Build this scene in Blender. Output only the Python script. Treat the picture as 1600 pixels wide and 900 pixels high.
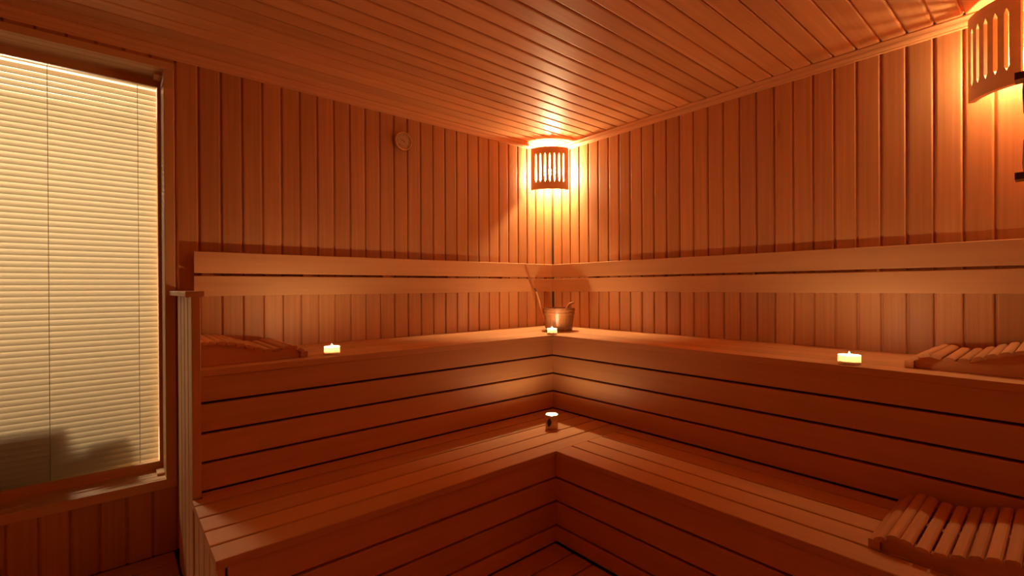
import bpy, bmesh, math, random
from mathutils import Matrix, Vector
random.seed(7)
for o in list(bpy.data.objects): bpy.data.objects.remove(o)
S = bpy.context.scene
C = S.collection
# ------------------------------------------------------------------ camera
# room axes: left wall is the plane x=0, right wall the plane y=0, duckboard top z=0
cam_d = bpy.data.cameras.new('camera'); cam = bpy.data.objects.new('camera', cam_d); C.objects.link(cam)
YAW, PITCH, ROLL, FPX = 0.8666, -0.0026, -0.0054, 738.05
cam_d.sensor_width = 36.0; cam_d.sensor_fit = 'HORIZONTAL'; cam_d.lens = FPX/1600*36.0
cam_d.clip_start = 0.02
fw = Vector((-math.sin(YAW), math.cos(YAW), 0))*math.cos(PITCH) + Vector((0, 0, math.sin(PITCH)))
rt = Vector((math.cos(YAW), math.sin(YAW), 0)); up = rt.cross(fw)
rt, up = math.cos(ROLL)*rt + math.sin(ROLL)*up, -math.sin(ROLL)*rt + math.cos(ROLL)*up
M = Matrix((rt, up, -fw)).transposed().to_4x4(); M.translation = (2.579, -2.596, 1.1655)
cam.matrix_world = M
S.camera = cam
# ------------------------------------------------------------------ world, exposure
w = bpy.data.worlds.new('world'); S.world = w; w.use_nodes = True
w.node_tree.nodes['Background'].inputs[0].default_value = (0, 0, 0, 1)
w.node_tree.nodes['Background'].inputs[1].default_value = 0.0
S.view_settings.view_transform = 'Standard'; S.view_settings.look = 'None'
S.view_settings.gamma = 1.0; S.view_settings.use_curve_mapping = False
S.view_settings.exposure = 0.12
S.cycles.max_bounces = 14; S.cycles.diffuse_bounces = 9; S.cycles.glossy_bounces = 4
S.cycles.transparent_max_bounces = 12; S.cycles.use_denoising = True
S.cycles.caustics_reflective = False; S.cycles.caustics_refractive = False
S.cycles.sample_clamp_indirect = 4.0
# power of the light sources (each lives in its lamp's builder)
LAMP1_E, LAMP2_E = 2050.0, 560.0
FLAME_E = 2700.0
LAMP_COL = (1.0, 0.67, 0.33)
CANDLE_COL = (1.0, 0.64, 0.32)
# the lit room behind the window
ad = bpy.data.lights.new('lobby_light', 'AREA'); ad.shape = 'RECTANGLE'; ad.size = 0.5; ad.size_y = 0.5
ad.energy = 215.0; ad.color = (1.0, 0.82, 0.57)
ao = bpy.data.objects.new('lobby_light', ad); C.objects.link(ao)
ao.location = (-2.3, -3.15, 2.0)
ao.rotation_euler = (Vector((-0.2, -2.9, 1.1)) - Vector(ao.location)).to_track_quat('-Z', 'Y').to_euler()

# ------------------------------------------------------------------ materials
def mat(name):
    m = bpy.data.materials.new(name); m.use_nodes = True
    nt = m.node_tree; return m, nt, nt.nodes['Principled BSDF']
def wood(name, dark, light, rough=0.5, grain=70.0, streak=0.55, vary=0.22, bump=0.15, knots=False):
    m, nt, b = mat(name); N = nt.nodes; L = nt.links
    tc = N.new('ShaderNodeTexCoord'); oi = N.new('ShaderNodeObjectInfo')
    mp = N.new('ShaderNodeMapping'); mp.inputs['Scale'].default_value = (1.6, grain, grain)
    L.new(tc.outputs['Object'], mp.inputs['Vector'])
    mw = N.new('ShaderNodeMath'); mw.operation = 'MULTIPLY'; mw.inputs[1].default_value = 97.0
    L.new(oi.outputs['Random'], mw.inputs[0])
    n1 = N.new('ShaderNodeTexNoise'); n1.noise_dimensions = '4D'; n1.inputs['Scale'].default_value = 1.0
    n1.inputs['Detail'].default_value = 3.0; n1.inputs['Distortion'].default_value = 0.35
    L.new(mp.outputs[0], n1.inputs['Vector']); L.new(mw.outputs[0], n1.inputs['W'])
    mp2 = N.new('ShaderNodeMapping'); mp2.inputs['Scale'].default_value = (0.9, 9.0, 9.0)
    L.new(tc.outputs['Object'], mp2.inputs['Vector'])
    n2 = N.new('ShaderNodeTexNoise'); n2.noise_dimensions = '4D'; n2.inputs['Scale'].default_value = 1.0
    n2.inputs['Detail'].default_value = 2.0
    L.new(mp2.outputs[0], n2.inputs['Vector']); L.new(mw.outputs[0], n2.inputs['W'])
    mx = N.new('ShaderNodeMix'); mx.data_type = 'FLOAT'; mx.inputs[0].default_value = 1.0-streak
    L.new(n1.outputs['Fac'], mx.inputs[2]); L.new(n2.outputs['Fac'], mx.inputs[3])
    cr = N.new('ShaderNodeValToRGB')
    cr.color_ramp.elements[0].position = 0.30; cr.color_ramp.elements[0].color = (*dark, 1)
    cr.color_ramp.elements[1].position = 0.70; cr.color_ramp.elements[1].color = (*light, 1)
    L.new(mx.outputs[0], cr.inputs[0])
    hsv = N.new('ShaderNodeHueSaturation')
    mr = N.new('ShaderNodeMapRange'); mr.inputs['To Min'].default_value = 1.0-vary; mr.inputs['To Max'].default_value = 1.0+vary*0.5
    L.new(oi.outputs['Random'], mr.inputs['Value']); L.new(mr.outputs[0], hsv.inputs['Value'])
    L.new(cr.outputs[0], hsv.inputs['Color'])
    out = hsv.outputs[0]
    if knots:
        mp3 = N.new('ShaderNodeMapping'); mp3.inputs['Scale'].default_value = (1.1, 7.0, 7.0)
        L.new(tc.outputs['Object'], mp3.inputs['Vector'])
        vo = N.new('ShaderNodeTexVoronoi'); vo.voronoi_dimensions = '4D'; vo.inputs['Scale'].default_value = 1.0
        L.new(mp3.outputs[0], vo.inputs['Vector']); L.new(mw.outputs[0], vo.inputs['W'])
        kr = N.new('ShaderNodeMapRange'); kr.inputs['From Min'].default_value = 0.02; kr.inputs['From Max'].default_value = 0.07
        kr.inputs['To Min'].default_value = 0.45; kr.inputs['To Max'].default_value = 0.0
        L.new(vo.outputs['Distance'], kr.inputs['Value'])
        km = N.new('ShaderNodeMix'); km.data_type = 'RGBA'; km.inputs[7].default_value = (dark[0]*0.35, dark[1]*0.3, dark[2]*0.25, 1)
        L.new(kr.outputs[0], km.inputs[0]); L.new(out, km.inputs[6]); out = km.outputs[2]
    L.new(out, b.inputs['Base Color'])
    b.inputs['Roughness'].default_value = rough
    b.inputs['Specular IOR Level'].default_value = 0.35
    bu = N.new('ShaderNodeBump'); bu.inputs['Strength'].default_value = bump; bu.inputs['Distance'].default_value = 0.0006
    L.new(n1.outputs['Fac'], bu.inputs['Height']); L.new(bu.outputs[0], b.inputs['Normal'])
    return m
WALLW = wood('clear cladding wood', (0.545, 0.244, 0.095), (0.715, 0.355, 0.150), 0.46, 75, 0.6, 0.13, 0.2, True)
CEILW = wood('ceiling wood', (0.632, 0.298, 0.122), (0.807, 0.416, 0.183), 0.5, 60, 0.6, 0.14, 0.2)
BENCHW = wood('smooth bench wood', (0.680, 0.345, 0.149), (0.790, 0.435, 0.198), 0.5, 45, 0.45, 0.12, 0.1)
FLOORW = wood('duckboard wood', (0.580, 0.286, 0.121), (0.700, 0.360, 0.160), 0.55, 50, 0.55, 0.18, 0.2)
TRIMW = wood('trim wood', (0.620, 0.279, 0.109), (0.772, 0.378, 0.161), 0.48, 60, 0.5, 0.1, 0.15)
WINW = wood('window-lit wood', (0.68, 0.38, 0.155), (0.80, 0.47, 0.21), 0.45, 60, 0.5, 0.1, 0.15)  # paler and yellower to make up for weak window light
SHADEW = wood('lamp shade wood', (0.680, 0.350, 0.154), (0.780, 0.424, 0.198), 0.5, 60, 0.5, 0.08, 0.1)
HEADW = wood('headrest wood', (0.660, 0.323, 0.138), (0.790, 0.413, 0.187), 0.5, 60, 0.5, 0.14, 0.15)
PAILW = wood('pail wood', (0.22, 0.085, 0.032), (0.33, 0.135, 0.052), 0.35, 60, 0.6, 0.1, 0.2)
def plain(name, col, rough=0.5, metal=0.0, spec=0.5):
    m, nt, b = mat(name); b.inputs['Base Color'].default_value = (*col, 1)
    n = nt.nodes.new('ShaderNodeTexNoise'); n.inputs['Scale'].default_value = 35.0; n.inputs['Detail'].default_value = 3
    tc = nt.nodes.new('ShaderNodeTexCoord'); nt.links.new(tc.outputs['Object'], n.inputs['Vector'])
    r = nt.nodes.new('ShaderNodeMapRange'); r.inputs['To Min'].default_value = max(0, rough-0.06); r.inputs['To Max'].default_value = rough+0.06
    nt.links.new(n.outputs['Fac'], r.inputs['Value']); nt.links.new(r.outputs[0], b.inputs['Roughness'])
    b.inputs['Metallic'].default_value = metal; b.inputs['Specular IOR Level'].default_value = spec
    return m
BACKING = plain('dark backing', (0.10, 0.04, 0.015), 0.8)
PLASTER = plain('lobby plaster', (0.62, 0.52, 0.38), 0.8)
DARKWOOD = plain('dark stained wood', (0.12, 0.045, 0.018), 0.4)
BRASS = plain('brass', (0.95, 0.72, 0.42), 0.16, 1.0)
DIAL = plain('thermometer dial', (0.72, 0.46, 0.24), 0.3)
BLACK = plain('black paint', (0.015, 0.010, 0.008), 0.4)
CERAMIC = plain('socket ceramic', (0.7, 0.62, 0.5), 0.4)
CORD = plain('blind cord', (0.38, 0.28, 0.17), 0.8)
UPH = plain('lobby upholstery', (0.05, 0.035, 0.02), 0.8)
POT = plain('glazed candle pot', (0.72, 0.52, 0.36), 0.25)
SAND = plain('timer sand', (0.75, 0.45, 0.22), 0.8)
STEEL = plain('nail head', (0.16, 0.08, 0.04), 0.4, 0.6)
def translucent(name, col, fac, tcol=None):
    m, nt, b = mat(name); N = nt.nodes; L = nt.links
    N.remove(b); d = N.new('ShaderNodeBsdfDiffuse'); t = N.new('ShaderNodeBsdfTranslucent'); mx = N.new('ShaderNodeMixShader')
    n = N.new('ShaderNodeTexNoise'); n.inputs['Scale'].default_value = 6.0
    cr = N.new('ShaderNodeValToRGB'); cr.color_ramp.elements[0].color = (*[c*0.95 for c in col], 1); cr.color_ramp.elements[1].color = (*col, 1)
    tc = N.new('ShaderNodeTexCoord'); L.new(tc.outputs['Object'], n.inputs['Vector']); L.new(n.outputs['Fac'], cr.inputs[0])
    L.new(cr.outputs[0], d.inputs['Color'])
    t.inputs['Color'].default_value = (*(tcol or col), 1); mx.inputs[0].default_value = fac
    L.new(d.outputs[0], mx.inputs[1]); L.new(t.outputs[0], mx.inputs[2]); L.new(mx.outputs[0], N['Material Output'].inputs['Surface'])
    return m
SLAT = translucent('blind slat fabric', (0.80, 0.74, 0.64), 0.29, (0.86, 0.79, 0.66))
WAXCUP = translucent('frosted candle cup', (0.80, 0.66, 0.42), 0.030, (0.92, 0.68, 0.36))
WAX, _nt, _b = mat('candle wax')
_b.inputs['Base Color'].default_value = (0.93, 0.84, 0.64, 1); _b.inputs['Subsurface Weight'].default_value = 1.0
_b.inputs['Subsurface Radius'].default_value = (0.03, 0.022, 0.014); _b.inputs['Subsurface Scale'].default_value = 1.0; _b.inputs['Roughness'].default_value = 0.4
_n = _nt.nodes.new('ShaderNodeTexNoise'); _n.inputs['Scale'].default_value = 60.0
_bp = _nt.nodes.new('ShaderNodeBump'); _bp.inputs['Strength'].default_value = 0.05; _nt.links.new(_n.outputs['Fac'], _bp.inputs['Height']); _nt.links.new(_bp.outputs[0], _b.inputs['Normal'])
def glass(name, tint=(1, 1, 1), refl=0.05):
    m, nt, b = mat(name); N = nt.nodes; L = nt.links; N.remove(b)
    tr = N.new('ShaderNodeBsdfTransparent'); tr.inputs[0].default_value = (*tint, 1)
    gl = N.new('ShaderNodeBsdfGlossy'); gl.inputs['Roughness'].default_value = 0.02
    fr = N.new('ShaderNodeFresnel'); fr.inputs['IOR'].default_value = 1.45
    mx = N.new('ShaderNodeMixShader'); L.new(fr.outputs[0], mx.inputs[0]); L.new(tr.outputs[0], mx.inputs[1]); L.new(gl.outputs[0], mx.inputs[2])
    L.new(mx.outputs[0], N['Material Output'].inputs['Surface']); return m
PANE = glass('window glass', (0.96, 0.95, 0.92))
TIMERGLASS = glass('timer glass', (0.93, 0.9, 0.86))
def emit(name, col, s):
    m, nt, b = mat(name); b.inputs['Base Color'].default_value = (*col, 1)
    b.inputs['Emission Color'].default_value = (*col, 1); b.inputs['Emission Strength'].default_value = s
    return m
BULB1 = emit('lit bulb', LAMP_COL, LAMP1_E); BULB2 = emit('lit bulb.001', LAMP_COL, LAMP2_E)
FLAME = emit('candle flame', CANDLE_COL, FLAME_E); SUNK_FLAME = emit('sunken candle flame', CANDLE_COL, FLAME_E*0.70)

# ------------------------------------------------------------------ mesh helpers
def mesh(name, verts, faces, m=None, smooth=False):
    me = bpy.data.meshes.new(name); me.from_pydata([tuple(v) for v in verts], [], faces)
    bm = bmesh.new(); bm.from_mesh(me); bmesh.ops.recalc_face_normals(bm, faces=bm.faces); bm.to_mesh(me); bm.free()
    if smooth:
        for p in me.polygons: p.use_smooth = True
    if m: me.materials.append(m)
    return me
def extrude_profile(name, prof, x0, x1, m):
    """closed profile [(y,z)...] swept along local X"""
    n = len(prof); V = [(x0, y, z) for y, z in prof] + [(x1, y, z) for y, z in prof]
    F = [(i, (i+1) % n, n+(i+1) % n, n+i) for i in range(n)] + [tuple(range(n))[::-1], tuple(range(n, 2*n))]
    return mesh(name, V, F, m)
_cache = {}
def plank_mesh(L, W, T, m, r=0.003):
    """L along x (0..L), W along y (centred), T along z (0..T top), long edges rounded"""
    k = (round(L, 4), round(W, 4), round(T, 4), m.name, r)
    if k in _cache: return _cache[k]
    h = W/2; q = r*0.3
    pr = [(-h+r, 0), (h-r, 0), (h-q, q), (h, r), (h, T-r), (h-q, T-q), (h-r, T), (-h+r, T), (-h+q, T-q), (-h, T-r), (-h, r), (-h+q, q)]
    _cache[k] = extrude_profile('plank', pr, 0, L, m); return _cache[k]
def link(name, me, parent=None, loc=(0, 0, 0), xd=(1, 0, 0), yd=(0, 1, 0)):
    o = bpy.data.objects.new(name, me); C.objects.link(o)
    x = Vector(xd).normalized(); y = Vector(yd).normalized(); z = x.cross(y)
    R = Matrix((x, y, z)).transposed().to_4x4(); R.translation = loc
    if parent is not None:
        o.parent = parent; o.matrix_parent_inverse = Matrix.Identity(4)
        o.matrix_local = PM[parent.name].inverted() @ R
        PM[o.name] = R
    else:
        o.matrix_world = R; PM[o.name] = R
    return o
PM = {}
def plank(name, parent, p, xd, yd, L, W, T, m, r=0.003):
    """p = centre of the back face at the start of the plank; xd = length, yd = width direction"""
    return link(name, plank_mesh(L, W, T, m, r), parent, p, xd, yd)
def thing(name, label, cat, loc=(0, 0, 0), group=None, xd=(1, 0, 0), yd=(0, 1, 0)):
    o = link(name, None, None, loc, xd, yd); o['label'] = label; o['category'] = cat
    o.empty_display_size = 0.05
    if group: o['group'] = group
    return o
def struct(name, label, me=None, loc=(0, 0, 0), cat=None):
    o = link(name, me, None, loc); o['kind'] = 'structure'; o['label'] = label; o['category'] = cat or name.split('_')[0]
    return o
def boxes(name, bl, m):
    V = []; F = []
    for (x0, x1, y0, y1, z0, z1) in bl:
        b = len(V)
        V += [(x0, y0, z0), (x1, y0, z0), (x1, y1, z0), (x0, y1, z0), (x0, y0, z1), (x1, y0, z1), (x1, y1, z1), (x0, y1, z1)]
        F += [tuple(b+i for i in f) for f in ((0, 3, 2, 1), (4, 5, 6, 7), (0, 1, 5, 4), (1, 2, 6, 5), (2, 3, 7, 6), (3, 0, 4, 7))]
    return mesh(name, V, F, m)
def lathe(name, prof, m, n=32, smooth=True, closed=False):
    V = []; F = []
    for i in range(n):
        a = 2*math.pi*i/n; c, s = math.cos(a), math.sin(a)
        V += [(r*c, r*s, z) for r, z in prof]
    k = len(prof)
    for i in range(n):
        j = (i+1) % n
        for q in range(k-1 if not closed else k):
            F.append((i*k+q, j*k+q, j*k+(q+1) % k, i*k+(q+1) % k))
    me = bpy.data.meshes.new(name); me.from_pydata(V, [], F)
    bm = bmesh.new(); bm.from_mesh(me); bmesh.ops.remove_doubles(bm, verts=bm.verts, dist=1e-6)
    bmesh.ops.recalc_face_normals(bm, faces=bm.faces)
    for f in bm.faces: f.smooth = smooth
    for e in bm.edges:
        if len(e.link_faces) == 2 and e.calc_face_angle(0) > 0.7: e.smooth = False
    bm.to_mesh(me); bm.free(); me.materials.append(m); return me
def tube(name, pts, rad, m, n=8):
    V = []; F = []; P = [Vector(p) for p in pts]
    rads = rad if isinstance(rad, (list, tuple)) else [rad]*len(P)
    for i, p in enumerate(P):
        t = (P[min(i+1, len(P)-1)]-P[max(i-1, 0)]).normalized()
        a = t.orthogonal().normalized() if i == 0 else (a - t*a.dot(t)).normalized()
        b = t.cross(a)
        V += [p + (a*math.cos(2*math.pi*k/n)+b*math.sin(2*math.pi*k/n))*rads[i] for k in range(n)]
    for i in range(len(P)-1):
        for k in range(n): F.append((i*n+k, i*n+(k+1) % n, (i+1)*n+(k+1) % n, (i+1)*n+k))
    F += [tuple(range(n))[::-1], tuple(range((len(P)-1)*n, len(P)*n))]
    return mesh(name, V, F, m, True)

# ------------------------------------------------------------------ dimensions (metres)
H = 2.224                      # ceiling
Z1, Z2 = 0.87, 0.42            # seat heights
D1, D2 = 0.547, 1.068          # depth of upper tier, of both tiers
PITCH_B = 0.0882               # cladding pitch
XR, YB = 3.30, -4.20           # front wall and end wall, out of view
BF = 0.0125                    # cladding thickness: faces lie in x=0, y=0, z=H
ENDY = -2.378                  # left end of the benches
GAPY, GAPX = -2.372, 0.459     # phase of the wall board joints
WY1, WY0 = -2.414, -3.95       # window opening in the left wall
WZ0, WZ1 = 0.326, 2.134

# cladding board: narrow dark joint, rounded shoulders
def clad_mesh(L, m, pitch=PITCH_B, key='c'):
    k = (key, round(L, 4), m.name)
    if k not in _cache:
        g = 0.0058; r = 0.0075; P = pitch
        arc = [(r*(1-math.sin(a)), -r*(1-math.cos(a))) for a in [math.pi/2*i/4 for i in range(5)]]
        pr = [(0, -0.0125), (0, -0.0098), (g, -0.0098)] + [(g+u, v) for u, v in arc[::-1]] + [(P-u, v) for u, v in arc] + [(P, -0.0125)]
        _cache[k] = extrude_profile('cladding', pr, 0, L, m)
    return _cache[k]
# ------------------------------------------------------------------ floor
floor = struct('floor', 'dark floor with wooden duckboard slats in front of the benches',
               boxes('floor', [(-0.06, XR+0.06, YB-0.06, 0.06, -0.12, -0.05)], BACKING))
for x in [0.006+0.111*i for i in range(9)] + [1.067+0.111*i for i in range(19)]:
    y0 = -2.388 if x < 1.0 else -1.064
    plank('floor_slat', floor, (x+0.051, y0, -0.026), (0, -1, 0), (1, 0, 0), 4.18+y0, 0.103, 0.026, FLOORW, 0.004)
# ------------------------------------------------------------------ ceiling
ceil = struct('ceiling', 'ceiling of narrow tongue and groove wood boards running towards the back corner',
              boxes('ceiling', [(-0.06, XR+0.06, YB-0.06, 0.06, H+0.013, H+0.05)], BACKING))
x = 2.229 - PITCH_B*26 - 0.004
while x < XR:
    if x > -0.08:
        x0 = x
        link('ceiling_board', clad_mesh(-YB, CEILW), ceil, (x0, YB, H), (0, 1, 0), (1, 0, 0))
    x += PITCH_B
# ------------------------------------------------------------------ left wall with the window opening
wl = struct('wall_left', 'left wall clad in vertical tongue and groove boards beside the window',
            boxes('wall_left', [(-0.06, -0.013, WY1+0.021, 0.06, -0.05, H+0.02), (-0.06, -0.013, YB-0.06, WY0-0.021, -0.05, H+0.02),
                                (-0.06, -0.013, WY0-0.021, WY1+0.021, -0.05, WZ0-0.021), (-0.06, -0.013, WY0-0.021, WY1+0.021, WZ1+0.021, H+0.02)], BACKING))
k = -22
while True:
    y = GAPY + PITCH_B*k - 0.004          # joint edge of each board (groove starts here)
    k += 1
    if y > -0.03: break
    if y + PITCH_B < YB: continue
    def up_board(z0, z1):
        link('wall_board', clad_mesh(z1-z0, WALLW), wl, (0, y, z1), (0, 0, -1), (0, 1, 0))
    if y + 0.01 > WY1+0.03: up_board(0.0, H)
    else:
        up_board(0.0, WZ0-0.02); up_board(WZ1+0.02, H)
# ------------------------------------------------------------------ right wall
wr = struct('wall_right', 'right wall clad in vertical tongue and groove boards behind the long bench',
            boxes('wall_right', [(-0.06, XR+0.06, 0.013, 0.06, -0.05, H+0.02)], BACKING))
k = -6
while True:
    x = GAPX + PITCH_B*k - 0.004; k += 1
    if x > XR: break
    if x < -0.06: continue
    link('wall_board', clad_mesh(H, WALLW), wr, (x, 0, H), (0, 0, -1), (1, 0, 0))
wb = struct('wall_front', 'boarded wall on the camera side of the room', boxes('wall_front', [(XR, XR+0.06, YB-0.06, 0.06, -0.05, H+0.02)], WALLW))
we = struct('wall_end', 'boarded end wall of the room', boxes('wall_end', [(-0.06, XR+0.06, YB-0.06, YB, -0.05, H+0.02)], WALLW))
# boxed duct in the front right corner, just outside the picture; carries lamp and timer, stepped to dim the lamp's niche
duct = struct('wall_duct', 'unseen boarded duct casing hanging from the ceiling in the right corner', boxes('wall_duct', [(2.496, 2.95, -0.38, -0.17, 1.40, H-0.002), (2.64, 2.95, -0.17, -0.002, 1.40, H-0.002)], WALLW))
# ------------------------------------------------------------------ crown trims
CROWN = [(0, 0), (0, 0.034), (0.006, 0.034), (0.012, 0.028), (0.018, 0.024), (0.024, 0.022), (0.030, 0.018), (0.036, 0.012), (0.040, 0.011), (0.042, 0.008), (0.042, 0)]
def crown(name, label, p, xd, L):           # profile: y = down the wall, z = out of the wall
    o = link(name, extrude_profile(name, CROWN, 0, L, TRIMW), None, p, xd, (0, 0, -1)); o['kind'] = 'structure'; o['label'] = label; o['category'] = 'trim'
crown('trim_1', 'moulded wood trim between left wall and ceiling', (0, -0.034, H), (0, -1, 0), -YB-0.034)
crown('trim_2', 'moulded wood trim between right wall and ceiling', (2.494, 0, H), (-1, 0, 0), 2.494)
# ------------------------------------------------------------------ window
win = struct('window_1', 'large interior window in a deep wooden frame with a lowered blind behind the glass', None, (0, -2.85, WZ0))
CW = 0.042
def wp(name, x0, x1, y0, y1, z0, z1, axis, m=WINW, r=0.003):
    """box part of the window as a plank whose grain runs along axis"""
    cx, cy, cz = (x0+x1)/2, (y0+y1)/2, (z0+z1)/2
    if axis == 'y': return plank(name, win, (cx, y0, z0), (0, 1, 0), (-1, 0, 0), y1-y0, x1-x0, z1-z0, m, r)
    return plank(name, win, (cx, y0, z0), (0, 0, 1), (1, 0, 0), z1-z0, x1-x0, y1-y0, m, r)
# casing round the opening, proud of the boards
wp('casing', -0.012, 0.007, WY0-CW, WY1+CW-0.004, WZ1, WZ1+0.033, 'y'); wp('casing', -0.012, 0.007, WY0-CW, WY1+CW-0.004, WZ0-CW, WZ0-0.0005, 'y')
wp('casing', -0.012, 0.006, WY1, WY1+CW-0.004, WZ0, WZ1, 'z'); wp('casing', -0.012, 0.006, WY0-CW+0.004, WY0, WZ0, WZ1, 'z')
XS = -0.165                       # inner end of the lining
t = 0.02
for z0, z1 in ((WZ0-t, WZ0), (WZ1, WZ1+t)):
    wp('lining', -0.060, -0.013, WY0, WY1, z0, z1, 'y'); wp('lining', XS, -0.0615, WY0, WY1, z0, z1, 'y', WINW, 0.0015)
for y0, y1 in ((WY1, WY1+t), (WY0-t, WY0)):
    wp('lining', XS, -0.013, y0, y1, WZ0, WZ1, 'z')
for z0, z1 in ((WZ0+0.0005, WZ0+0.010), (WZ1-0.010, WZ1-0.0005)):
    wp('corner_block', -0.150, -0.062, WY1-0.028, WY1-0.001, z0, z1, 'y')
SX0, SX1 = -0.190, -0.166
wp('sash_rail', SX0, SX1, WY0-t, WY1+t, WZ0-t, WZ0+0.036, 'y'); wp('sash_rail', SX0, SX1, WY0-t, WY1+t, WZ1-0.030, WZ1+t, 'y')
wp('sash_stile', SX0, SX1-0.001, WY1-0.012, WY1+t, WZ0+0.036, WZ1-0.030, 'z'); wp('sash_stile', SX0, SX1-0.001, WY0-t, WY0+0.012, WZ0+0.036, WZ1-0.030, 'z')
pane = link('pane', boxes('pane', [(-0.180, -0.176, WY0+0.004, WY1-0.004, WZ0+0.03, WZ1-0.024)], PANE), win)
# ------------------------------------------------------------------ blind behind the glass
bl = thing('venetian_blind', 'pale cream venetian blind lowered behind the window glass, glowing with light', 'blind', (-0.215, -2.86, WZ0))
BX = -0.215
BZ0, BZ1 = WZ0+0.018, WZ1-0.012
sl_w, sl_p = 0.0300, 0.0247
tilt = math.radians(64)
prof = []
for i in range(7):
    u = (i/6-0.5)*sl_w; c = 0.0022*(1-(2*i/6-1)**2)
    prof.append((u, c))
prof2 = [(a, b-0.0006) for a, b in prof[::-1]]
by0, by1 = WY0+0.02, WY1-0.013
sm = extrude_profile('blind_slat', prof+prof2, 0, by1-by0, SLAT)
z = BZ0+0.012
while z < BZ1-0.02:
    # width direction: room-side edge down
    link('slat', sm, bl, (BX, by0, z), (0, 1, 0), (math.cos(tilt), 0, -math.sin(tilt)))
    z += sl_p
link('head_rail', boxes('head_rail', [(BX-0.014, BX+0.014, by0, by1, BZ1-0.012, BZ1+0.010)], SLAT), bl)
link('bottom_rail', boxes('bottom_rail', [(BX-0.010, BX+0.010, by0, by1, BZ0-0.008, BZ0)], SLAT), bl)
for yy in (-2.795, -2.497, -3.10):
    link('ladder_cord', tube('ladder_cord', [(BX+0.012, yy, BZ0), (BX+0.012, yy, BZ1)], 0.0011, CORD, 6), bl)
# the lobby behind the window
lob = struct('wall_lobby', 'plain lobby wall behind the blind', boxes('wall_lobby', [(-2.66, -2.6, -5.4, -0.6, -0.1, 2.5), (-2.66, -0.06, -5.46, -5.4, -0.1, 2.5), (-2.66, -0.06, -0.66, -0.6, -0.1, 2.5)], PLASTER))
lof = struct('floor_lobby', 'lobby floor behind the window', boxes('floor_lobby', [(-2.66, -0.07, -5.4, -0.6, -0.12, -0.05)], PLASTER))
loc_ = struct('ceiling_lobby', 'lobby ceiling behind the window', boxes('ceiling_lobby', [(-2.66, -0.07, -5.4, -0.6, 2.5, 2.56)], PLASTER))
cab = thing('cabinet', 'low box shape showing as a dark silhouette at the lower left of the blind', 'cabinet', (-0.42, -3.02, -0.05))
link('body', boxes('body', [(-0.58, -0.29, -3.30, -2.772, -0.05, 0.59)], UPH), cab)
link('top', boxes('top', [(-0.60, -0.28, -3.32, -2.762, 0.591, 0.615)], UPH), cab)
ch = thing('lounge_chair', 'slanted chair shape showing as a dark silhouette at the lower right of the blind', 'chair', (-0.45, -2.60, -0.05))
def slab(name, pts, y0, y1, par):
    n = len(pts)
    # pts in (y,z); extruded along x
    V = [(y0, a, b) for a, b in pts] + [(y1, a, b) for a, b in pts]
    F = [(i, (i+1) % n, n+(i+1) % n, n+i) for i in range(n)] + [tuple(range(n)), tuple(range(n, 2*n))]
    return link(name, mesh(name, V, F, UPH), par)
slab('backrest', [(-2.755, 0.34), (-2.69, 0.53), (-2.565, 0.545), (-2.565, 0.30), (-2.755, 0.30)], -0.40, -0.29, ch)
slab('cushion', [(-2.755, 0.50), (-2.755, 0.60), (-2.63, 0.60), (-2.63, 0.50)], -0.58, -0.41, ch)
slab('seat', [(-2.755, 0.24), (-2.545, 0.24), (-2.545, 0.299), (-2.755, 0.299)], -0.60, -0.29, ch)
for lx in (-0.58, -0.32):
    for ly in (-2.738, -2.565):
        link('leg', boxes('leg', [(lx-0.015, lx+0.015, ly-0.015, ly+0.015, -0.05, 0.239)], UPH), ch)

# ------------------------------------------------------------------ benches
XE = XR-0.03
LIPT = 0.0265
GAP = 0.010
RB = 0.012                      # riser recess behind the lip
# --- upper tier
ub = thing('sauna_bench', 'upper tier of the L-shaped wooden bench, carrying three candles and the pail', 'bench', (0.27, -0.27, 0.42))
p = 0.111
edges = [D1-0.111*i for i in range(6)]
for i in range(5):
    f = D1-p*i; bk = max(f-0.107, 0.004)
    if f-bk < 0.02: continue
    wdt = f-bk; c = (f+bk)/2
    Ls = -ENDY-0.030 - (0 if True else 0)
    # left run goes through to the right wall, right run butts against it
    plank('seat_slat', ub, (c, -2.348, Z1-LIPT), (0, 1, 0), (-1, 0, 0), 2.348-0.004-(0 if i else 0), wdt, LIPT, BENCHW, 0.0022)
for i in range(5):
    f = D1-p*i; bk = max(f-0.107, 0.004)
    if f-bk < 0.02: continue
    wdt = f-bk; c = (f+bk)/2
    plank('seat_slat', ub, (D1+0.001, -c, Z1-LIPT), (1, 0, 0), (0, 1, 0), XE-D1, wdt, LIPT, BENCHW, 0.0022)
g = [0.7455, 0.6357, 0.527]     # centres of the open joints
def riser_rows(par, D, tops, bots, y_end, mat_=BENCHW):
    for zt, zb in zip(tops, bots):
        # left run: face normal +x at x=D ; right run: face normal -y at y=-D
        Lr = -y_end - D
        plank('riser_board', par, (D-0.022, y_end, (zt+zb)/2), (0, 1, 0), (0, 0, 1), Lr, zt-zb, 0.022, mat_, 0.002)
        plank('riser_board', par, (D-0.0215, -D+0.022, (zt+zb)/2), (1, 0, 0), (0, 0, 1), XE-D+0.02, zt-zb, 0.022, mat_, 0.002)
tops = [Z1-LIPT-0.001, g[0]-0.005, g[1]-0.005, g[2]-0.005]
bots = [g[0]+0.005, g[1]+0.005, g[2]+0.005, Z2+0.006]
riser_rows(ub, D1-RB, tops, bots, -2.3515)
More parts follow.
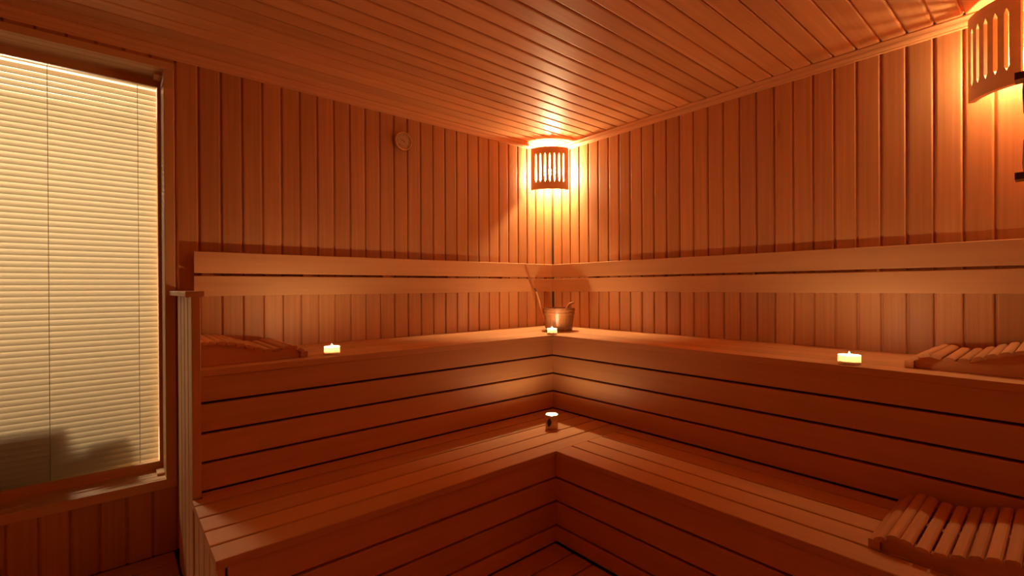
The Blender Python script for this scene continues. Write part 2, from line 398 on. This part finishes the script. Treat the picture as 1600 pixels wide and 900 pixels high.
# dark frame behind the joints
link('frame', boxes('frame', [(D1-RB-0.060, D1-RB-0.030, -2.34, -D1+RB+0.03, 0.0, Z1-LIPT-0.002), (D1-RB-0.060, XE, -D1+RB+0.030, -D1+RB+0.060, 0.0, Z1-LIPT-0.002)], BACKING), ub)
# --- lower tier
lb = thing('sauna_bench', 'lower tier of the L-shaped slatted wooden bench, with the patterned candle pot on it', 'bench', (0.8, -0.8, 0))
seatx = [D1-RB+0.002, 0.643, 0.755, 0.866, 0.975, D2+0.007]
for i in range(5):
    a, bb = seatx[i]+(0.0046 if i else 0), seatx[i+1]-(0.0046 if i < 4 else 0)
    if i == 0:      # the innermost slat is notched round the end panel
        y9 = -(D1-RB)-0.001; po = [(a, -2.350), (0.589, -2.350), (0.589, ENDY-0.004), (bb, ENDY-0.004), (bb, y9), (a, y9)]
        V = [(yy+2.4, -xx, 0) for xx, yy in po] + [(yy+2.4, -xx, LIPT) for xx, yy in po]
        link('seat_slat', mesh('seat_slat', V, [(i, (i+1) % 6, 6+(i+1) % 6, 6+i) for i in range(6)] + [tuple(range(6)), tuple(range(6, 12))], BENCHW), lb, (0, -2.4, Z2-LIPT), (0, 1, 0), (-1, 0, 0))
        continue
    plank('seat_slat', lb, ((a+bb)/2, ENDY-0.004, Z2-LIPT), (0, 1, 0), (-1, 0, 0), -ENDY+0.004-(D1-RB)-0.003, bb-a, LIPT, BENCHW, 0.003)
seaty = [D1-RB+0.002, 0.628, 0.739, 0.846, 0.957, D2-0.006]
for i in range(5):
    a, bb = seaty[i]+(0.0046 if i else 0), seaty[i+1]-(0.0046 if i < 4 else 0)
    plank('seat_slat', lb, (D2+0.0085, -(a+bb)/2, Z2-LIPT), (1, 0, 0), (0, 1, 0), XE-D2, bb-a, LIPT, BENCHW, 0.003)
g2 = [0.2936, 0.1855, 0.0755]
tops = [Z2-LIPT-0.001, g2[0]-0.005, g2[1]-0.005, g2[2]-0.005]
bots = [g2[0]+0.005, g2[1]+0.005, g2[2]+0.005, 0.002]
def riser_rows2(par, DX, DY, tops, bots, y_end):
    for zt, zb in zip(tops, bots):
        plank('riser_board', par, (DX-0.022, y_end, (zt+zb)/2), (0, 1, 0), (0, 0, 1), -y_end-DY, zt-zb, 0.022, BENCHW, 0.002)
        plank('riser_board', par, (DX-0.0215, -DY+0.022, (zt+zb)/2), (1, 0, 0), (0, 0, 1), XE-DX+0.02, zt-zb, 0.022, BENCHW, 0.002)
riser_rows2(lb, D2+0.007-RB, D2-0.006-RB, tops, bots, -2.352)
link('frame', boxes('frame', [(D2-RB-0.055, D2-RB-0.026, -2.33, -D2+RB+0.06, 0.0, Z2-LIPT-0.002), (D2-RB-0.055, XE, -D2+RB+0.036, -D2+RB+0.066, 0.0, Z2-LIPT-0.002)] +
     [(D1+0.0, D2-RB-0.06, -yy-0.04, -yy, Z2-LIPT-0.05, Z2-LIPT-0.002) for yy in (2.28, 1.7, 1.12)] +
     [(xx, xx+0.04, -D2+0.08, -D1, Z2-LIPT-0.05, Z2-LIPT-0.002) for xx in (1.5, 2.1, 2.7)], BACKING), lb)
# end cladding of the lower tier: vertical boards facing the window, its light tinted into their wood
yo = -2.376
xx = 0.592
lows = []
while xx < D2-0.012:
    wdt = min(0.099, D2-0.010-xx)
    if wdt > 0.02:
        me = plank_mesh(Z2-LIPT-0.003, wdt, 0.020, WINW, 0.003)
        link('end_board', me, lb, (xx+wdt/2, yo, 0.0), (0, 0, 1), (1, 0, 0))
    xx += 0.111
# ------------------------------------------------------------------ partition at the end of the upper tier
pt = thing('side_panel', 'narrow end panel of vertical boards with a cap, closing the upper bench beside the window', 'panel', (0.3, -2.37, 0))
xs = [0.135, 0.255, 0.372, 0.477, 0.585]
for i in range(4):
    me = plank_mesh(1.135, xs[i+1]-xs[i]-0.014, 0.014, WINW, 0.003)  # window light put into the paler board colour
    link('panel_board', me, pt, ((xs[i]+xs[i+1])/2, -2.3805, 0.0), (0, 0, 1), (1, 0, 0))
link('batten', boxes('batten', [(0.004, 0.56, -2.3655, -2.3545, 0.0, 1.135)], BENCHW), pt)
plank('post', pt, (0.562, -2.3665, 0.422), (0, 0, 1), (0, -1, 0), 0.713, 0.027, 0.022, BENCHW, 0.002)
plank('cap', pt, (0.004, -2.372, 1.1355), (1, 0, 0), (0, 1, 0), 0.60, 0.056, 0.020, WINW, 0.003)
# ------------------------------------------------------------------ backrests
def backrest(label, side):
    b = thing('backrest', label, 'backrest', (0.075, -1.2, 1.13) if side == 'L' else (1.6, -0.075, 1.13), 'backrest rails')
    for z0, z1 in ((1.1291, 1.2228), (1.2352, 1.3325)):
        if side == 'L':
            plank('rail', b, (0.027, -2.311, (z0+z1)/2), (0, 1, 0), (0, 0, 1), 2.311-0.048, z1-z0, 0.020, BENCHW, 0.003)
        else:
            plank('rail', b, (0.028, -0.027, (z0+z1)/2), (1, 0, 0), (0, 0, 1), XE-0.028, z1-z0, 0.020, BENCHW, 0.003)
    for i in range(6):
        if side == 'L':
            yy = -2.28+0.44*i
            link('spacer', boxes('spacer', [(0.0005, 0.0265, yy, yy+0.045, 1.14, 1.32)], BENCHW), b)
        else:
            x2 = 0.40+0.53*i
            link('spacer', boxes('spacer', [(x2, x2+0.045, -0.0265, -0.0005, 1.14, 1.32)], BENCHW), b)
    return b
backrest('two-rail wooden backrest along the left wall beside the thermometer', 'L')
backrest('two-rail wooden backrest along the right wall', 'R')
# ------------------------------------------------------------------ corner lamps
def shade_mesh(name, chord, bulge, h, ns, th=0.017):
    R = (chord*chord/4+bulge*bulge)/(2*bulge); half = math.asin(chord/2/R)
    def P(u, v, off):
        a = (u*2-1)*half; r = R-off
        return (r*math.sin(a), -(r*math.cos(a)-(R-bulge)), v*h)
    mrg = 0.095; cw = (1-2*mrg)/ns; wv = cw*0.21; v0, v1, d = 0.165, 0.855, 0.055
    va, vb = v0+d, v1-d
    polys = []
    for l, r in ((0, mrg/2), (mrg/2, mrg), (1-mrg, 1-mrg/2), (1-mrg/2, 1)):
        for p, q in ((0, va), (va, vb), (vb, 1)): polys.append([(l, p), (r, p), (r, q), (l, q)])
    for i in range(ns):
        l = mrg+cw*i; c = l+cw/2; r = l+cw
        polys += [[(l, 0), (c, 0), (c, v0), (c-wv, va), (l, va)], [(l, va), (c-wv, va), (c-wv, vb), (l, vb)], [(l, vb), (c-wv, vb), (c, v1), (c, 1), (l, 1)],
                  [(c, 0), (r, 0), (r, va), (c+wv, va), (c, v0)], [(c+wv, va), (r, va), (r, vb), (c+wv, vb)], [(c+wv, vb), (r, vb), (r, 1), (c, 1), (c, v1)]]
    bm = bmesh.new(); vm = {}
    def vert(q):
        k = (round(q[0], 5), round(q[1], 5))
        if k not in vm: vm[k] = bm.verts.new(P(q[0], q[1], 0))
        return vm[k]
    for pl in polys: bm.faces.new([vert(q) for q in pl])
    # real thickness: inner shell plus walls round the rim and round every slot
    inv = {}
    for k, v in vm.items(): inv[v] = bm.verts.new(P(k[0], k[1], th))
    outer = bm.faces[:]
    rim = [e for e in bm.edges if len(e.link_faces) == 1]
    for f in outer: bm.faces.new([inv[v] for v in reversed(f.verts)])
    for e in rim: bm.faces.new([e.verts[0], e.verts[1], inv[e.verts[1]], inv[e.verts[0]]])
    bmesh.ops.recalc_face_normals(bm, faces=bm.faces)
    me = bpy.data.meshes.new(name); bm.to_mesh(me); bm.free(); me.materials.append(SHADEW); return me
def lamp(label, a, b, z0, h, bulge, ns, bulb_mat, corner, q, zf, bs, th):
    a = Vector((*a, 0)); b = Vector((*b, 0)); mid = (a+b)/2; xd = (b-a).normalized(); chord = (b-a).length
    t = thing('corner_lamp', label, 'lamp', (mid.x, mid.y, z0), 'slatted corner lamps')
    n = Vector((xd.y, -xd.x, 0))       # towards the room
    link('shade', shade_mesh('shade', chord, bulge, h, ns, th), t, (mid.x, mid.y, z0), xd, -n)
    c = Vector((*corner, 0)); q = Vector((*q, 0)); zb = z0+h*zf
    s = (q-c).normalized(); bd = Vector((-s.y, s.x, 0))       # bulb axis points away from the corner
    def part(name, prof, m, n_, off):
        link(name, lathe(name, [(r_*bs, z_*bs) for r_, z_ in prof], m, n_), t, Vector((q.x, q.y, zb)) - s*off*bs, bd, Vector((0, 0, 1)))
    part('bulb', [(0, 0.064), (0.014, 0.061), (0.025, 0.051), (0.029, 0.038), (0.026, 0.026), (0.016, 0.010), (0.011, 0)], bulb_mat, 14, 0.036)
    part('socket', [(0, -0.022), (0.015, -0.022), (0.015, -0.003), (0.0112, -0.001), (0, -0.001)], CERAMIC, 20, 0.036)
    part('bracket', [(0, -0.045), (0.006, -0.045), (0.006, -0.0225), (0, -0.0225)], CERAMIC, 12, 0.036)
    return t
lamp('slatted curved wooden corner lamp above the pail, lit', (0.026, -0.240), (0.216, -0.040), 1.874, 0.305, 0.050, 7, BULB1, (0.0, 0.0), (0.064, -0.064), 0.50, 1.0, 0.013)
lamp('slatted curved wooden corner lamp at the upper right picture edge, lit', (2.328, -0.050), (2.474, -0.186), 1.868, 0.322, 0.026, 5, BULB2, (2.52, 0.0), (2.462, -0.045), 0.42, 0.72, 0.022)
# ------------------------------------------------------------------ thermometer
th = thing('thermometer', 'round brass rimmed dial thermometer hanging high on the left wall', 'thermometer', (0.0, -1.265, 2.030), None, (0, 0, 1), (0, 1, 0))
th_c = (0.0005, -1.265, 2.034)
TX, TY = (0, 1, 0), (0, 0, 1)     # local z = +x, out of the wall
link('case', lathe('case', [(0, 0), (0.050, 0), (0.052, 0.004), (0.052, 0.022), (0.0, 0.022)], BRASS, 40), th, th_c, TX, TY)
link('rim', lathe('rim', [(0.0525, 0.010), (0.056, 0.014), (0.056, 0.026), (0.053, 0.030), (0.049, 0.030), (0.0475, 0.026), (0.0475, 0.0225)], BRASS, 40), th, th_c, TX, TY)
dial = link('dial', lathe('dial', [(0, 0.0228), (0.047, 0.0228), (0.047, 0.0222), (0, 0.0222)], DIAL, 40), th, th_c, TX, TY)
tv, tf = [], []
for i in range(25):
    a = math.radians(225-270*i/24); r0 = 0.036 if i % 4 else 0.032; w_ = 0.0006 if i % 4 else 0.0009
    ca, sa = math.cos(a), math.sin(a); b = len(tv)
    tv += [(r0*ca-w_*sa, r0*sa+w_*ca, 0.0231), (r0*ca+w_*sa, r0*sa-w_*ca, 0.0231), (0.041*ca+w_*sa, 0.041*sa-w_*ca, 0.0231), (0.041*ca-w_*sa, 0.041*sa+w_*ca, 0.0231)]
    tf.append((b, b+1, b+2, b+3))
sc_ = link('scale', mesh('scale', tv, tf, BLACK), dial, th_c, TX, TY); sc_['label'] = 'black tick scale'
link('needle', mesh('needle', [(-0.010, -0.002, 0.0236), (0.030, 0.0, 0.0236), (-0.010, 0.002, 0.0236), (-0.010, -0.002, 0.0244), (0.030, 0.0, 0.0244), (-0.010, 0.002, 0.0244)],
     [(0, 2, 1), (3, 4, 5), (0, 1, 4, 3), (1, 2, 5, 4), (2, 0, 3, 5)], BLACK), th, th_c, (0, math.cos(2.7), math.sin(2.7)), (0, -math.sin(2.7), math.cos(2.7)))
link('pin', lathe('pin', [(0, 0.0275), (0.003, 0.0268), (0.004, 0.0245), (0, 0.0245)], BRASS, 16), th, th_c, TX, TY)
# ------------------------------------------------------------------ candles
def flame(t, p, m=FLAME):
    link('wick', tube('wick', [(0, 0, 0), (0.0004, 0.0003, 0.010)], 0.0009, BLACK, 6), t, p)
    fp = (p[0], p[1], p[2]+0.003); k = 1.0 if m is SUNK_FLAME else 1.85
    link('flame', lathe('flame', [(r_, z_*k) for r_, z_ in [(0, 0), (0.0024, 0.0015), (0.0038, 0.0045), (0.0034, 0.0085), (0.0019, 0.0125), (0.0006, 0.0165), (0, 0.018)]], m, 10), t, fp)
def tealight(label, x, y, z, R, h):
    t = thing('tea_light', label, 'candle', (x, y, z), 'lit tea lights on the upper bench')
    link('cup', lathe('cup', [(0, 0.0), (R-0.002, 0.0), (R, 0.002), (R, h-0.001), (R-0.0008, h)], WAXCUP, 36), t, (x, y, z+0.0003))
    link('wax', lathe('wax', [(0, 0.0035), (R-0.0025, 0.0035), (R-0.0025, h*0.36), (R-0.006, h*0.32), (0, h*0.31)], WAX, 32), t, (x, y, z))
    flame(t, (x, y, z+h*0.31))
tealight('glowing tea light at the front edge of the upper bench beside the left headrest', 0.462, -1.849, Z1, 0.033, 0.034)
tealight('glowing tea light in front of the pail at the bench corner', 0.507, -0.512, Z1, 0.031, 0.034)
tealight('glowing tea light on the upper bench along the right wall', 2.050, -0.497, Z1, 0.036, 0.034)
# patterned pot with a sunken flame
px, py = 0.819, -0.832
cp = thing('candle_pot', 'tall pale candle pot with a dark leaf motif on the lower bench', 'candle', (px, py, Z2))
Rp, hp = 0.0325, 0.074
pot_ = link('pot', lathe('pot', [(0, 0), (Rp-0.003, 0), (Rp, 0.003), (Rp, hp-0.002), (Rp-0.0015, hp), (Rp-0.003, hp-0.002), (Rp-0.003, 0.006), (0, 0.006)], POT, 40), cp, (px, py, Z2+0.0003))
link('wax', lathe('wax', [(0, 0.0065), (Rp-0.0034, 0.0065), (Rp-0.0034, hp-0.016), (0, hp-0.018)], WAX, 32), cp, (px, py, Z2))
flame(cp, (px, py, Z2+hp-0.018), SUNK_FLAME)
# leaf motif: thin curved patch on the pot facing the camera, left of centre
lv, lf = [], []
base_a = math.atan2(-2.596-py, 2.579-px) - 0.42
for i in range(13):
    s = i/12; zz = 0.014+0.046*s; ww = 0.36*math.sin(math.pi*s)**0.8+0.02; ca = base_a+0.16*(s-0.5)
    for j in range(7):
        a = ca+ww*(j/6*2-1); lv.append(((Rp+0.0004)*math.cos(a), (Rp+0.0004)*math.sin(a), zz))
for i in range(12):
    for j in range(6): lf.append((i*7+j, i*7+j+1, (i+1)*7+j+1, (i+1)*7+j))
lo_ = link('leaf_motif', mesh('leaf_motif', lv, lf, BLACK, True), pot_, (px, py, Z2)); lo_['label'] = 'dark leaf printed on the pot'
# ------------------------------------------------------------------ pail with scoop, ladle behind
bx_, by_ = 0.362, -0.300
pl = thing('pail', 'small brown wooden pail with hoops at the back corner of the upper bench', 'pail', (bx_, by_, Z1))
rb, rtp, hb = 0.088, 0.107, 0.152
def rr(z): return rb+(rtp-rb)*z/hb
NST = 18
for i in range(NST):
    a0, a1 = 2*math.pi*(i+0.03)/NST, 2*math.pi*(i+0.97)/NST
    V = []
    for z in (0.0, hb):
        for r_ in (rr(z)-0.010, rr(z)):
            for a in (a0, (a0+a1)/2, a1): V.append((z, r_, a))
    VV = [(r_*math.cos(a), r_*math.sin(a), z) for z, r_, a in V]
    F = [(0, 1, 4, 3), (1, 2, 5, 4), (6, 9, 10, 7), (7, 10, 11, 8), (3, 4, 10, 9), (4, 5, 11, 10), (0, 6, 7, 1), (1, 7, 8, 2), (0, 3, 9, 6), (2, 8, 11, 5)]
    link('stave', mesh('stave', VV, F, PAILW), pl, (bx_, by_, Z1+0.0005))
link('bottom', lathe('bottom', [(0, 0.006), (rb-0.0105, 0.006), (rb-0.0105, 0.016), (0, 0.016)], PAILW, 32), pl, (bx_, by_, Z1))
link('liner', lathe('liner', [(0, 0.0165), (rr(0.017)-0.0115, 0.0165), (rr(hb)-0.0115, hb-0.004), (rr(hb)-0.0125, hb-0.004), (rr(0.02)-0.0125, 0.018), (0, 0.018)], DARKWOOD, 32), pl, (bx_, by_, Z1))
for z0, hh in ((0.018, 0.012), (0.108, 0.014), (0.132, 0.012)):
    link('hoop', lathe('hoop', [(rr(z0)+0.0006, z0), (rr(z0)+0.0030, z0+0.001), (rr(z0+hh)+0.0030, z0+hh-0.001), (rr(z0+hh)+0.0006, z0+hh)], PAILW, 48), pl, (bx_, by_, Z1))
# emblem on the front of the pail
em = []
fa = math.atan2(-2.596-by_, 2.579-bx_) + 0.10
ev, ef = [], []
for k_ in range(5):
    z0 = 0.048+0.0105*k_
    for s_ in (-1, 1):
        b = len(ev)
        for (da, dz) in ((0, 0), (0.12*s_, 0.010), (0.12*s_, 0.015), (0, 0.005)):
            r_ = rr(z0+dz)+0.0016; ev.append((r_*math.cos(fa+da), r_*math.sin(fa+da), z0+dz))
        ef.append((b, b+1, b+2, b+3))
emo = link('emblem', mesh('emblem', ev, ef, BRASS), pl, (bx_, by_, Z1)); emo['label'] = 'small burnt leaf emblem'
sp = thing('scoop', 'pale wooden scoop handle poking out of the pail rim', 'scoop', (bx_+0.03, by_+0.01, Z1+0.02))
sdir = Vector((math.cos(YAW), math.sin(YAW), 0))
def rel(p0, along, toward, z): 
    f2 = Vector((-math.sin(YAW), math.cos(YAW), 0)); return Vector(p0)+sdir*along+f2*toward+Vector((0, 0, z))
B0 = Vector((bx_, by_, Z1))
link('handle', tube('handle', [rel(B0, 0.000, 0.0, 0.030), rel(B0, 0.045, 0.01, 0.125), rel(B0, 0.066, 0.012, 0.168), rel(B0, 0.082, 0.012, 0.181), rel(B0, 0.104, 0.012, 0.186)], [0.007, 0.008, 0.0085, 0.008, 0.006], HEADW, 10), sp)
link('bowl', lathe('bowl', [(0, 0.0), (0.018, 0.002), (0.028, 0.010), (0.030, 0.018), (0.028, 0.018), (0.025, 0.011), (0, 0.004)], HEADW, 24), sp, rel(B0, -0.015, 0.0, 0.020))
la = thing('ladle', 'thin wooden ladle stick with a dark tip leaning behind the pail', 'ladle', (bx_-0.03, by_+0.06, Z1))
A0 = rel(B0, -0.070, 0.118, 0.012); A1 = rel(B0, -0.158, 0.030, 0.285)
link('stick', tube('stick', [A0, A0.lerp(A1, 0.5), A0.lerp(A1, 0.92)], [0.0065, 0.006, 0.005], HEADW, 10), la)
link('tip', tube('tip', [A0.lerp(A1, 0.921), A1], [0.0055, 0.006], DARKWOOD, 10), la)
link('bowl', lathe('bowl', [(0, 0.0), (0.016, 0.002), (0.024, 0.009), (0.026, 0.016), (0.024, 0.016), (0.021, 0.010), (0, 0.004)], DARKWOOD, 24), la, rel(B0, -0.050, 0.124, 0.0005))
# ------------------------------------------------------------------ headrests
HP = [(0.0, 0.026), (0.02, 0.040), (0.045, 0.055), (0.065, 0.058), (0.09, 0.052), (0.12, 0.046), (0.145, 0.047), (0.17, 0.053), (0.20, 0.064), (0.23, 0.075), (0.26, 0.083), (0.29, 0.089), (0.325, 0.093), (0.36, 0.095), (0.39, 0.094)]
def hz(s):
    for (a, za), (b, zb) in zip(HP, HP[1:]):
        if s <= b: return za+(zb-za)*(s-a)/(b-a)
    return HP[-1][1]
def headrest(label, loc, xd, yd, width):
    """local x: from the low end to the high end; local y: across; slats run along local y"""
    t = thing('headrest', label, 'headrest', loc, 'slatted wooden headrests', xd, yd)
    base = PM[t.name]
    def put(name, me, p, x=(1, 0, 0), y=(0, 1, 0)):
        R3 = base.to_3x3()
        return link(name, me, t, base @ Vector(p), R3 @ Vector(x), R3 @ Vector(y))
    T = 0.013
    for yy in (0.018, width/2-0.011, width-0.040):
        top = [(s, max(hz(s)-T-0.0015, 0.012)) for s in [0.024+0.366*i/24 for i in range(25)]]
        poly = [(0.024, 0.0005)] + top + [(0.39, 0.0005)]
        n = len(poly)
        V = [(a, 0, b) for a, b in poly] + [(a, 0.022, b) for a, b in poly]
        F = [(i, (i+1) % n, n+(i+1) % n, n+i) for i in range(n)] + [tuple(range(n)), tuple(range(n, 2*n))]
        put('side_rail', mesh('side_rail', V, F, HEADW), (0, yy, 0))
    put('cross_bar', plank_mesh(width-0.004, 0.026, 0.026, HEADW, 0.003), (0.010, 0.002, 0.0005), (0, 1, 0), (-1, 0, 0))
    pitch = 0.0326; s = 0.004
    w_ = 0.0285; h2 = w_/2
    k_ = ('hs', round(width, 3))
    if k_ not in _cache:
        pr = [(-h2, 0), (h2, 0), (h2, T*0.55), (h2-0.003, T*0.85), (h2-0.008, T), (-h2+0.008, T), (-h2+0.003, T*0.85), (-h2, T*0.55)]
        _cache[k_] = extrude_profile('headrest_slat', pr, 0, width, HEADW)
    ss = s
    while ss+w_ <= 0.395:
        c = ss+h2; za, zb = hz(ss+0.004), hz(ss+w_-0.004); a = math.atan2(zb-za, w_-0.008)
        dx, dz = math.cos(a), math.sin(a)
        nz = Vector((-dz, 0, dx))
        p = Vector((c, 0, (za+zb)/2)) - nz*T
        sl = put('slat', _cache[k_], p, (0, 1, 0), (-dx, 0, -dz))
        ss += pitch
    return t
headrest('slatted wavy wooden headrest on the upper bench against the end panel', (0.075, -1.960, Z1), (0, -1, 0), (1, 0, 0), 0.405)
headrest('slatted wavy wooden headrest on the upper bench beneath the right backrest', (2.203, -0.440, Z1), (1, 0, 0), (0, 1, 0), 0.405)
headrest('slatted wavy wooden headrest on the lower bench at the bottom right', (2.213, -0.962, Z2), (1, 0, 0), (0, 1, 0), 0.40)
# ------------------------------------------------------------------ sand timer on the duct casing
st = thing('sand_timer', 'sauna sand timer in a dark wood holder at the right picture edge', 'timer', (2.515, -0.381, 1.49))
link('back_plate', boxes('back_plate', [(2.492, 2.540, -0.393, -0.3805, 1.49, 1.83)], DARKWOOD), st)
for z0 in (1.49, 1.80):
    link('end_cap', boxes('end_cap', [(2.472, 2.545, -0.450, -0.3935, z0, z0+0.022)], DARKWOOD), st)
link('glass', lathe('glass', [(0.0, 0), (0.020, 0.004), (0.022, 0.03), (0.020, 0.10), (0.010, 0.135), (0.004, 0.144), (0.010, 0.153), (0.020, 0.188), (0.022, 0.258), (0.020, 0.284), (0, 0.2875)], TIMERGLASS, 24), st, (2.509, -0.422, 1.5122))
link('sand', lathe('sand', [(0, 0.002), (0.0185, 0.005), (0.0200, 0.03), (0.019, 0.07), (0, 0.085)], SAND, 20), st, (2.509, -0.422, 1.5125))
